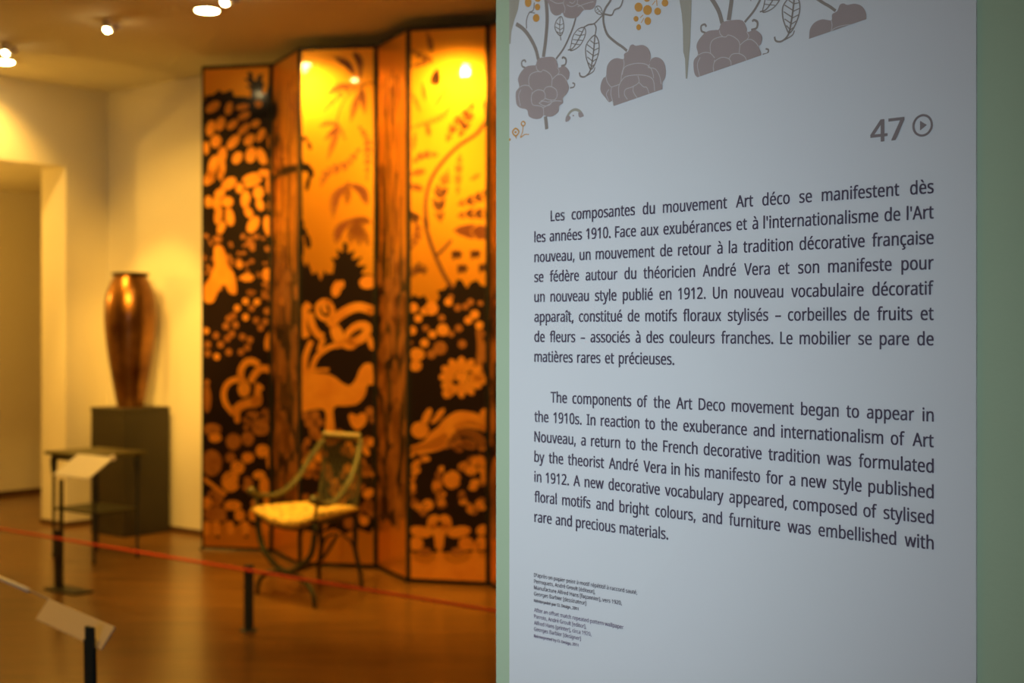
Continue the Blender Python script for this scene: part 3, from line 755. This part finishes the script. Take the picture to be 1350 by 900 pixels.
# leaf five: great branch and fronds, berries, flower, running hare, wreaths, scrolled foot
rn = random.Random(21)
A = Art(4, 530, 30, 3.333)
for f, ll in [([(195, 525), (235, 445), (300, 365)], 30), ([(250, 505), (285, 430), (322, 325)], 34), ([(170, 880), (165, 770), (205, 645)], 46), ([(245, 760), (248, 660), (256, 570)], 26), ([(240, 800), (320, 775), (392, 735)], 34), ([(240, 850), (320, 838), (405, 850)], 36),
              ([(25, 465), (110, 440), (180, 410), (222, 355)], 22), ([(45, 615), (95, 582), (165, 580)], 26), ([(35, 665), (105, 650)], 22), ([(25, 715), (95, 730)], 24), ([(110, 40), (125, 90), (130, 130)], 20), ([(35, 115), (90, 150), (140, 165)], 22), ([(35, 195), (85, 180), (140, 165)], 18), ([(158, 205), (142, 275)], 34),
              ([(90, 265), (103, 345)], 16), ([(45, 310), (82, 395)], 16), ([(195, 290), (145, 365)], 16), ([(340, 320), (372, 380), (370, 430)], 20), ([(110, 440), (120, 500)], 18), ([(300, 690), (345, 665)], 14), ([(60, 480), (50, 560)], 16), ([(30, 830), (70, 870)], 30)]:
    A.frond('frond' if ll < 30 else 'branch', f, ll, 12, ll * .12)
A.st('branch', [(385, 395), (365, 440), (325, 490), (250, 540), (180, 610), (130, 685), (108, 760), (104, 830), (112, 900)], 16)
A.o(530, 290, 3.333)
A.st('branch', [(100, -10), (108, 40), (122, 90), (150, 165), (190, 250), (225, 300)], 17); A.st('branch', [(150, 158), (185, 125), (218, 88)], 13)
A.frond('frond', [(225, 45), (310, 50), (400, 62)], 50, 14); A.frond('frond', [(60, 0), (70, 60), (40, 130)], 30, 10)
for (x, y) in [(230, 150), (312, 148), (255, 212), (348, 208)]:
    for an in (-60, -25, 10, 45): A.e('branch', x + 12 * math.cos(math.radians(an)), y + 6 - 6 * math.cos(math.radians(an)), 26, 9, an)
A.frond('branch', [(30, 250), (70, 215), (110, 225)], 36, 9)
A.blob('black', [(10, 335), (40, 345), (50, 325), (75, 340), (100, 330), (115, 360), (140, 372), (165, 340), (155, 310), (185, 305), (200, 285), (230, 292), (240, 262), (262, 262), (285, 300), (300, 275), (330, 262), (345, 285), (372, 290), (400, 270), (440, 280), (440, 1460), (10, 1460)], False)
for (x, y, r) in [(205, 360, 18), (245, 385, 16), (280, 380, 15), (320, 415, 20), (175, 430, 15), (250, 475, 17), (292, 440, 18), (105, 475, 15), (135, 502, 18), (180, 482, 27), (217, 500, 14), (45, 485, 20), (100, 540, 19), (265, 545, 19), (168, 562, 30), (130, 590, 20), (340, 462, 18), (352, 500, 14), (302, 360, 15), (130, 388, 30), (72, 432, 18), (50, 385, 22), (345, 365, 12), (215, 338, 12), (100, 400, 18), (38, 540, 10)]:
    A.e('gold3' if r < 18 or y > 540 else 'gold2', x, y, r)
A.e('gold2', 65, 590, 36, 28); A.e('gold2', 60, 640, 28, 24)
A.part('flower_motif')
for k in range(12):
    t = k * PI / 6
    A.e('gold2', 262 + 66 * math.cos(t), 690 + 58 * math.sin(t), 34, 19, math.degrees(math.atan2(58 * math.sin(t), 66 * math.cos(t))))
A.e('gold2', 262, 690, 30, 26); A.e('dark2', 236, 712, 16, 12); A.e('dark2', 300, 668, 10, 6); A.e('gold2', 200, 760, 22, 24, 30); A.e('gold2', 350, 700, 36, 18, 15)
A.part()
A.st('gold3', [(338, 480), (345, 560), (340, 650), (365, 720)], 28); A.e('gold3', 372, 560, 18, 30); A.e('gold3', 368, 600, 16, 26); A.e('gold2', 385, 520, 14, 26)
A.o(400, 300, 3.0)
A.part('running_hare_motif')
A.blob('gold2', [(412, 882), (440, 860), (478, 842), (500, 812), (530, 790), (560, 755), (610, 726), (670, 730), (712, 752), (735, 790), (722, 806), (690, 796), (640, 790), (600, 806), (575, 840), (560, 868), (520, 885), (450, 895)])
A.e('gold2', 462, 800, 36, 34); A.e('gold2', 488, 748, 15, 38, 25); A.e('gold2', 532, 745, 13, 40, 42); A.e('gold2', 715, 738, 18, 24, 20)
A.e('dark2', 512, 752, 4, 30, 35)
A.o(520, 560, 3.75)
A.blob('gold2', [(60, 110), (130, 95), (210, 60), (260, 40), (250, 95), (190, 120), (120, 125), (90, 160), (70, 150)])
A.part()
A.st('gold2', [(300, 10), (370, -10), (440, 10), (465, 20)], 30)
for k in range(15):
    t = PI * (0.05 + .95 * k / 14); A.e('gold3', 345 - 90 * math.cos(t), 110 - 75 * math.sin(t), 22, 20)
for k in range(9): A.e('gold3', 345 + rn.uniform(-50, 60), 110 + rn.uniform(-30, 20), 20, 16)
for path in ([(150, 160), (108, 200), (88, 280), (90, 370), (135, 425)], [(240, 400), (235, 340), (215, 290), (225, 210)], [(330, 220), (370, 190), (430, 170)], [(440, 170), (440, 260), (400, 300)], [(330, 340), (350, 390), (400, 420), (440, 370)]):
    pp = spline([Vector(p) for p in path], 4)
    for p in pp:
        A.e('gold3' if rn.random() < .45 else 'gold2', p.x + rn.uniform(-14, 14), p.y + rn.uniform(-10, 10), rn.uniform(14, 26), rn.uniform(13, 22))
for k in range(80):
    A.e('dark2', rn.uniform(70, 460), rn.uniform(150, 430), rn.uniform(4, 8), rn.uniform(3, 6), rn.uniform(0, 180))
A.e('gold2', 285, 270, 44, 46); A.e('gold3', 285, 270, 16); A.e('gold2', 380, 225, 30, 26); A.e('gold2', 165, 395, 30, 28)
A.e('gold2', 198, 480, 36, 38); A.e('gold2', 248, 480, 36, 38)
A.blob('gold2', [(160, 490), (285, 490), (250, 545), (240, 610), (205, 610), (195, 545)])
for (x, y, rx, ry, an) in [(130, 528, 60, 28, 10), (320, 528, 60, 28, -10), (105, 586, 40, 34, 0), (355, 586, 38, 34, 0), (430, 585, 30, 36, 0), (436, 520, 32, 26, -20), (400, 600, 30, 20, 0)]:
    A.e('gold2', x, y, rx, ry, an)
A.e('dark2', 222, 488, 14, 12)
A.blob('gold2', [(20, 640), (75, 610), (100, 665), (150, 690), (200, 665), (225, 600), (250, 665), (310, 690), (370, 665), (400, 610), (430, 660), (480, 660), (480, 850), (20, 850)])
for x in (150, 312): A.e('gold3', x, 625, 34, 20)
for x in (235, 395): A.e('gold3', x, 710, 10, 8)
A.finish()
# the leaf beyond, mostly hidden by the partition
rn = random.Random(31); S, lf = LEAF[6]; cl = (0.022, S.w - .022, .03, ZT - .027)
bmb = bmesh.new(); bmg = bmesh.new(); bmf = bmesh.new()
poly(bmb, S, [(0, 1.7), (.08, 1.8), (.13, 1.65), (.2, 1.85), (.27, 1.7), (.34, 1.9), (.42, 1.7), (.6, 1.8), (.6, .3), (.4, .26), (.2, .3), (0, .26)], .0026, cl)
for k in range(70): poly(bmg, S, ell(rn.random() * S.w, rn.uniform(.35, 1.65), rn.uniform(.015, .045), rn.uniform(.015, .05), rn.uniform(0, 90)), .0034, cl)
for k in range(14):
    u = rn.random() * S.w; z = rn.uniform(1.9, 3.1)
    ribbon(bmf, S, [(u, z), (u + .06, z - .05), (u + .12, z - .16)], .02, .0028, 5, (1, .3), False, cl)
obj('black_ground', bmb, M['black'], lf); obj('gold_motif', bmg, M['gold2'], lf)['kind'] = 'stuff'; obj('fronds', bmf, M['frond'], lf)

# ------------------------------------------------------------------ pedestal and vase
PC = Vector((-2.785, 9.80, 0))             # nearest corner
bm = bmesh.new(); box(bm, PC, -B * 0.40, -N * 0.40, Z * 0.90, 0.004); box(bm, PC + N * .004 + B * .004 + Z * .90, -B * 0.408, -N * 0.404, Z * 0.026, 0.003)
tag(obj('pedestal', bm, M['pedestal']), 'dark brown square plinth carrying the tall copper vase', 'pedestal')
vc = PC - B * 0.20 - N * 0.20 + Z * 0.926
vase = empty('tall_vase', vc, 'tall tapering copper coloured vase standing on the dark plinth', 'vase')
prof = [(0.094, 0.0), (0.098, 0.02), (0.118, 0.12), (0.140, 0.24), (0.162, 0.38), (0.180, 0.52), (0.189, 0.64), (0.187, 0.74), (0.174, 0.83), (0.150, 0.90), (0.128, 0.945), (0.118, 0.965)]
pp = spline([Vector((r, z)) for r, z in prof], 4)
bm = bmesh.new(); lathe(bm, vc, [(p.x, p.y) for p in pp], 48); obj('body', bm, M['vase'], vase, True)
bm = bmesh.new(); lathe(bm, vc, [(0.118, 0.963), (0.134, 0.972), (0.137, 0.980), (0.134, 0.988), (0.115, 0.990), (0.105, 0.975)], 40); obj('rim', bm, M['vaserim'], vase, True)

# ------------------------------------------------------------------ small console table
tb = pt(124, 744, 2700 / (744 - HY)); tb.z = 0
TW, TDp, TH = 0.445, 0.33, 0.70
tab = empty('side_table', tb, 'slender dark bronze side table in front of the plinth', 'table')
bm = bmesh.new(); box(bm, tb - B * (TW + .045) + N * 0.045 + Z * (TH - .022), B * (TW + .09), -N * (TDp + .09), Z * 0.022, 0.005); obj('tabletop', bm, M['bronze2'], tab)
for i in (0, 1):
    for j in (0, 1):
        p = tb - B * TW * i - N * TDp * j
        bm = bmesh.new(); lathe(bm, p, [(0.010, 0), (0.014, 0.015), (0.009, 0.04), (0.011, 0.30), (0.011, 0.52), (0.022, 0.60), (0.024, 0.64), (0.014, TH - .022)], 12); obj('leg', bm, M['steel'], tab, True)
bm = bmesh.new(); box(bm, tb - B * (TW + .01) + N * 0.01 + Z * 0.315, B * (TW + .02), -N * (TDp + .02), Z * 0.014, 0.003); obj('shelf', bm, M['bronze'], tab)
bm = bmesh.new(); box(bm, tb - B * (TW) + N * 0.005 + Z * 0.645, B * TW, -N * 0.012, Z * 0.032); obj('apron', bm, M['bronze'], tab)

# ------------------------------------------------------------------ label stand by the table
d = 7.90
tl = pt(103, 598, 8.02); zt = tl.z
st = pt(76, 776, 2700 / (776 - HY)); st.z = 0
stand = empty('label_stand', st, 'black post with a tilted white label in front of the side table', 'label stand')
bm = bmesh.new(); box(bm, st - B * 0.036 - N * .015, B * 0.075, N * 0.014, Z * 0.34, 0.002); obj('post', bm, M['steel'], stand)
bm = bmesh.new(); box(bm, st + B * 0.010 - N * .015, B * 0.028, N * 0.014, Z * (zt - .135)); obj('upright', bm, M['steel'], stand)
bm = bmesh.new(); box(bm, st - B * 0.05 + N * .06, B * 0.30, -N * 0.13, Z * 0.010, 0.002); obj('base_plate', bm, M['steel'], stand)
W3 = B * 0.345; H3 = N * 0.170 - Z * 0.108
nn = W3.cross(H3).normalized(); nn = nn if nn.z > 0 else -nn
bm = bmesh.new(); box(bm, tl - nn * 0.006, W3, H3, nn * 0.006, 0.001); obj('label_card', bm, M['label'], stand)
bm = bmesh.new(); box(bm, tl + W3 * .08 + H3 * .25 - nn * 0.018, W3 * .5, H3 * .5, nn * 0.012); obj('label_bracket', bm, M['steel'], stand)
bm = bmesh.new(); tube(bm, [tl + W3 * 1.02 + H3 * .04 - nn * .01, tl + W3 * 1.02 + H3 * .04 + nn * 0.018], 0.013, 12, 1); obj('screw_cap', bm, M['chrome'], stand)

# ------------------------------------------------------------------ red cord barrier
def floor_pt(px, py): 
    p = pt(px, py, 2700 / (py - HY)); p.z = 0; return p
rp = floor_pt(328, 831)
CH = 1.5 - (749 - HY) / FPX * rp.y
posts = [rp, rp - B * 2.45, rp + B * 2.45]
for p, lb in zip(posts, ('short blue-black barrier post in front of the bronze chair', 'short barrier post left of the photo holding the red cord', 'short barrier post behind the partition holding the red cord')):
    t = empty('barrier_post', p, lb, 'barrier post', 'short posts of the red cord barrier')
    bm = bmesh.new(); box(bm, p - B * .018 - N * .018, B * .036, N * .036, Z * (CH + .018), 0.003); obj('shaft', bm, M['blue_steel'], t)
    bm = bmesh.new(); lathe(bm, p, [(0.045, 0), (0.045, 0.004), (0.03, 0.008)], 20); obj('foot_disc', bm, M['blue_steel'], t)
bm = bmesh.new(); tube(bm, [posts[1] + Z * CH + N * .0265, posts[0] + Z * (CH - .003) + N * .0265, posts[2] + Z * CH + N * .0265], 0.0072, 8, 8)
tag(obj('rope_barrier', bm, M['red'], None, True), 'thin red elastic cord stretched low across the gallery floor', 'cord')

# ------------------------------------------------------------------ nearer label on its post, seen from behind
A1 = pt(66, 790, 3.0); zc = A1.z
A2 = pt(153, 827, (1.5 - zc) * FPX / (827 - HY))
A3 = pt(134, 855, A2.y - 0.03); A4 = pt(49, 819, A1.y - 0.03)
W4 = A2 - A1; H4 = ((A4 - A1) + (A3 - A2)) / 2
pf = pt(116, 826, (A2.y * .58 + A1.y * .42) - 0.135)
base = Vector((pf.x + 0.012, pf.y, 0))
near = empty('label_rail_stand', base, 'nearest blue-black post with a narrow pale tilted label at lower left', 'label stand')
n4 = W4.cross(H4).normalized(); n4 = n4 if n4.y < 0 else -n4
bm = bmesh.new(); box(bm, A1, W4, H4, n4 * 0.004, 0.0008); obj('label_plate', bm, M['backing'], near)
wd = W4.normalized()
up = (pf - base)
bm = bmesh.new(); box(bm, base - B * 0.012, B * 0.025, -N * 0.008, up, 0.001); obj('post', bm, M['blue_steel'], near)
bm = bmesh.new(); box(bm, base - B * 0.030 - N * .009, B * 0.022, -N * 0.016, up * (1 - .030 / pf.z), 0.001); obj('rear_bar', bm, M['steel'], near)
bm = bmesh.new(); box(bm, base - B * .09 + N * .08, B * .18, -N * .18, Z * .008, .002); obj('base_plate', bm, M['blue_steel'], near)
gd = (A1 - A2).normalized()
bm = bmesh.new(); tube(bm, [A1 + Z * .0 - gd * .002, A1 + gd * 2.4 + Z * 0.01], 0.0022, 8, 8)
cord = tag(obj('display_cord', bm, M['grey_cord'], None, True), 'thin grey cord running from the nearest pale label out to the left', 'cord')
s0 = pt(27, 779, A1.y + (66 - 27) / 66 * 0.16)
t0 = (s0 - A1).length
bm = bmesh.new(); tube(bm, [A1 + gd * t0, A1 + gd * (t0 + .6)], 0.0055, 10, 3); obj('cord_sleeve', bm, M['sleeve'], cord, True)['label'] = 'thicker white sleeve on the cord'
ep = A1 + gd * 2.4
t = empty('cord_post', (ep.x, ep.y, 0), 'post out of view to the left holding the grey cord', 'barrier post')
bm = bmesh.new(); box(bm, (ep.x - .012, ep.y - .012, 0), (.024, 0, 0), (0, .024, 0), (0, 0, ep.z + .02), .002); obj('post', bm, M['blue_steel'], t)

# ------------------------------------------------------------------ bronze chair
CF = [[floor_pt(339, 783), floor_pt(415, 801)], [floor_pt(421, 766), floor_pt(477, 775)]]    # [front][left,right], [rear][left,right]
def cp(u, v, z):
    a = CF[0][0] * (1 - u) + CF[0][1] * u
    b = CF[1][0] * (1 - u) + CF[1][1] * u
    return a * (1 - v) + b * v + Z * z
chair = empty('bronze_chair', cp(.5, .5, 0), 'dark bronze armchair with a golden spotted sling seat before the screen', 'chair')
SZ = 0.475
def arc(f, n=9): return [f(k / (n - 1)) for k in range(n)]
# crossing curved legs of the front frame
bm = bmesh.new()
tube(bm, [cp(0.02, 0, SZ - .03), cp(0.03, 0, .36), cp(0.12, 0, .26), cp(0.32, 0, .19), cp(0.5, 0, .165), cp(0.70, 0, .19), cp(.92, 0, .27), cp(0.99, 0, .36), cp(1.0, 0, SZ - .03)], 0.0165, 10)
obj('upper_arch', bm, M['bronze'], chair, True)
for u0 in (0, 1):
    sg = 1 if u0 == 0 else -1
    bm = bmesh.new()
    tube(bm, [cp(u0, 0, 0.0), cp(u0 + sg * .03, 0, .07), cp(u0 + sg * .15, 0, .125), cp(u0 + sg * .33, 0, .15), cp(.5, 0, .155)], [0.012, 0.017], 10)
    obj('leg', bm, M['bronze'], chair, True)
for u0 in (0, 1):
    sg = 1 if u0 == 0 else -1
    bm = bmesh.new()
    tube(bm, [cp(u0, 1, 0.0), cp(u0 + sg * .02, .98, .10), cp(u0 + sg * .10, .96, .21), cp(u0 + sg * .10, .95, .30), cp(u0 + sg * .08, .94, SZ - .02)], [0.012, 0.016], 10)
    tube(bm, [cp(u0 + sg * .10, .96, .21), cp(u0 + sg * .22, .96, .27), cp(u0 + sg * .42, .96, .30)], [0.010, 0.006], 8)
    obj('leg', bm, M['bronze'], chair, True)
bm = bmesh.new(); tube(bm, [cp(.5, 0, .16), cp(.5, .3, .15), cp(.5, .65, .18), cp(.5, .96, .30)], 0.010, 8); obj('stretcher', bm, M['bronze'], chair, True)
bm = bmesh.new(); tube(bm, [cp(.5, .25, .15), cp(.5, .25, SZ - .06)], 0.010, 8, 1); obj('center_post', bm, M['bronze'], chair, True)
for v0, nm in ((0.0, 'front_rail'), (0.95, 'rear_rail')):
    bm = bmesh.new(); tube(bm, [cp(0.02, v0, SZ - .03), cp(.25, v0, SZ - .062), cp(.5, v0, SZ - .072), cp(.75, v0, SZ - .062), cp(.98, v0, SZ - .03)], 0.011, 8); obj(nm, bm, M['bronze'], chair, True)
for u0 in (0.02, .98):
    bm = bmesh.new(); tube(bm, [cp(u0, -.03, SZ - .03), cp(u0, .5, SZ - .035), cp(u0 + (.05 if u0 < .5 else -.05), .95, SZ - .03)], 0.012, 8); obj('side_rail', bm, M['bronze'], chair, True)
# sling seat: thick sagging cushion with a rolled front
bm = bmesh.new(); NU, NV = 20, 20; grid = []
for k in (1, -1):
    g = []
    for j in range(NV + 1):
        v = -.09 + 1.03 * j / NV; row = []
        for i in range(NU + 1):
            u = -.02 + 1.04 * i / NU
            e = max(0.0, 1 - (2 * abs(j / NV - .5)) ** 6) ** .5
            e2 = max(0.0, 1 - (2 * abs(i / NU - .5)) ** 8) ** .5
            th = (0.040 * (1 - .45 * j / NV)) * e * e2
            sag = .052 * math.sin(PI * i / NU) * (0.55 + .45 * math.cos(PI * min(1, j / NV)))
            z = SZ + .012 - sag - .02 * (j / NV) + k * th
            row.append(bm.verts.new(cp(u, v, z)))
        g.append(row)
    grid.append(g)
for g in grid:
    for j in range(NV):
        for i in range(NU): bm.faces.new((g[j][i], g[j][i + 1], g[j + 1][i + 1], g[j + 1][i]))
bmesh.ops.remove_doubles(bm, verts=bm.verts[:], dist=0.0006)
obj('seat', bm, M['fur'], chair, True)['label'] = 'golden spotted sling seat'
# back
BZ = 0.865
def bk(u, s):       # point in the back: s 0 at seat, 1 at top
    return cp(.06 + .88 * u + (.5 - u) * .0, .93 + .10 * s + .04 * math.sin(PI * s), SZ - .02 + (BZ - SZ + .02) * s)
for u0 in (0, 1):
    bm = bmesh.new(); tube(bm, [bk(u0, k / 5) for k in range(6)], 0.011, 8, 2); obj('back_upright', bm, M['bronze2'], chair, True)
bm = bmesh.new(); tube(bm, [bk(0, 1), bk(.5, 1.01), bk(1, 1)], 0.013, 8); tb_ = obj('top_rail', bm, M['bronze2'], chair, True)
for k in range(8):
    bm = bmesh.new(); ball(bm, bk((k + .5) / 8, 1) + Z * .012, .0195, 2); obj('shell_knob', bm, M['shell'], tb_, True)
bm = bmesh.new()
NX, NY = 9, 11
for j in range(NY):
    for i in range(NX):
        off_ = .5 if j % 2 else 0
        u = (i + off_) / NX
        for du in (-.5, .5):
            u2 = u + du / NX
            if -0.01 <= u <= 1.01 and -0.01 <= u2 <= 1.01:
                tube(bm, [bk(u, j / NY), bk(u2, (j + 1) / NY)], 0.0032, 5, 1)
obj('lattice_back', bm, M['bronze'], chair)
# arms: scaled, sweeping from the top of the back down to the front of the seat
for u0, nm in ((0, 'armrest'), (1, 'armrest')):
    sg = -1 if u0 == 0 else 1
    path = [bk(u0, .93), cp(u0 + sg * .02, .86, .73), cp(u0 + sg * .03, .66, .62), cp(u0 + sg * .03, .38, .545), cp(u0 + sg * .03, .08, .55), cp(u0 + sg * .03, -.06, .575)]
    bm = bmesh.new(); tube(bm, path, [0.010, 0.012], 10)
    arm = obj(nm, bm, M['bronze2'], chair, True)
    sp = spline(path, 7)
    bm = bmesh.new()
    for p in sp[1:-2]:
        for dx in (-.014, .014): ball(bm, p + B * dx + Z * .008, .0125, 1)
    o = obj('arm_scales', bm, M['bronze2'], arm, True)
    bm = bmesh.new(); ball(bm, path[-1] + Z * .01, .026, 2); obj('arm_knob', bm, M['bronze2'], arm, True)
    bm = bmesh.new(); tube(bm, [cp(u0, .0, SZ - .03), cp(u0 + sg * .03, .0, .56)], .009, 8, 1); obj('arm_support', bm, M['bronze'], arm, True)
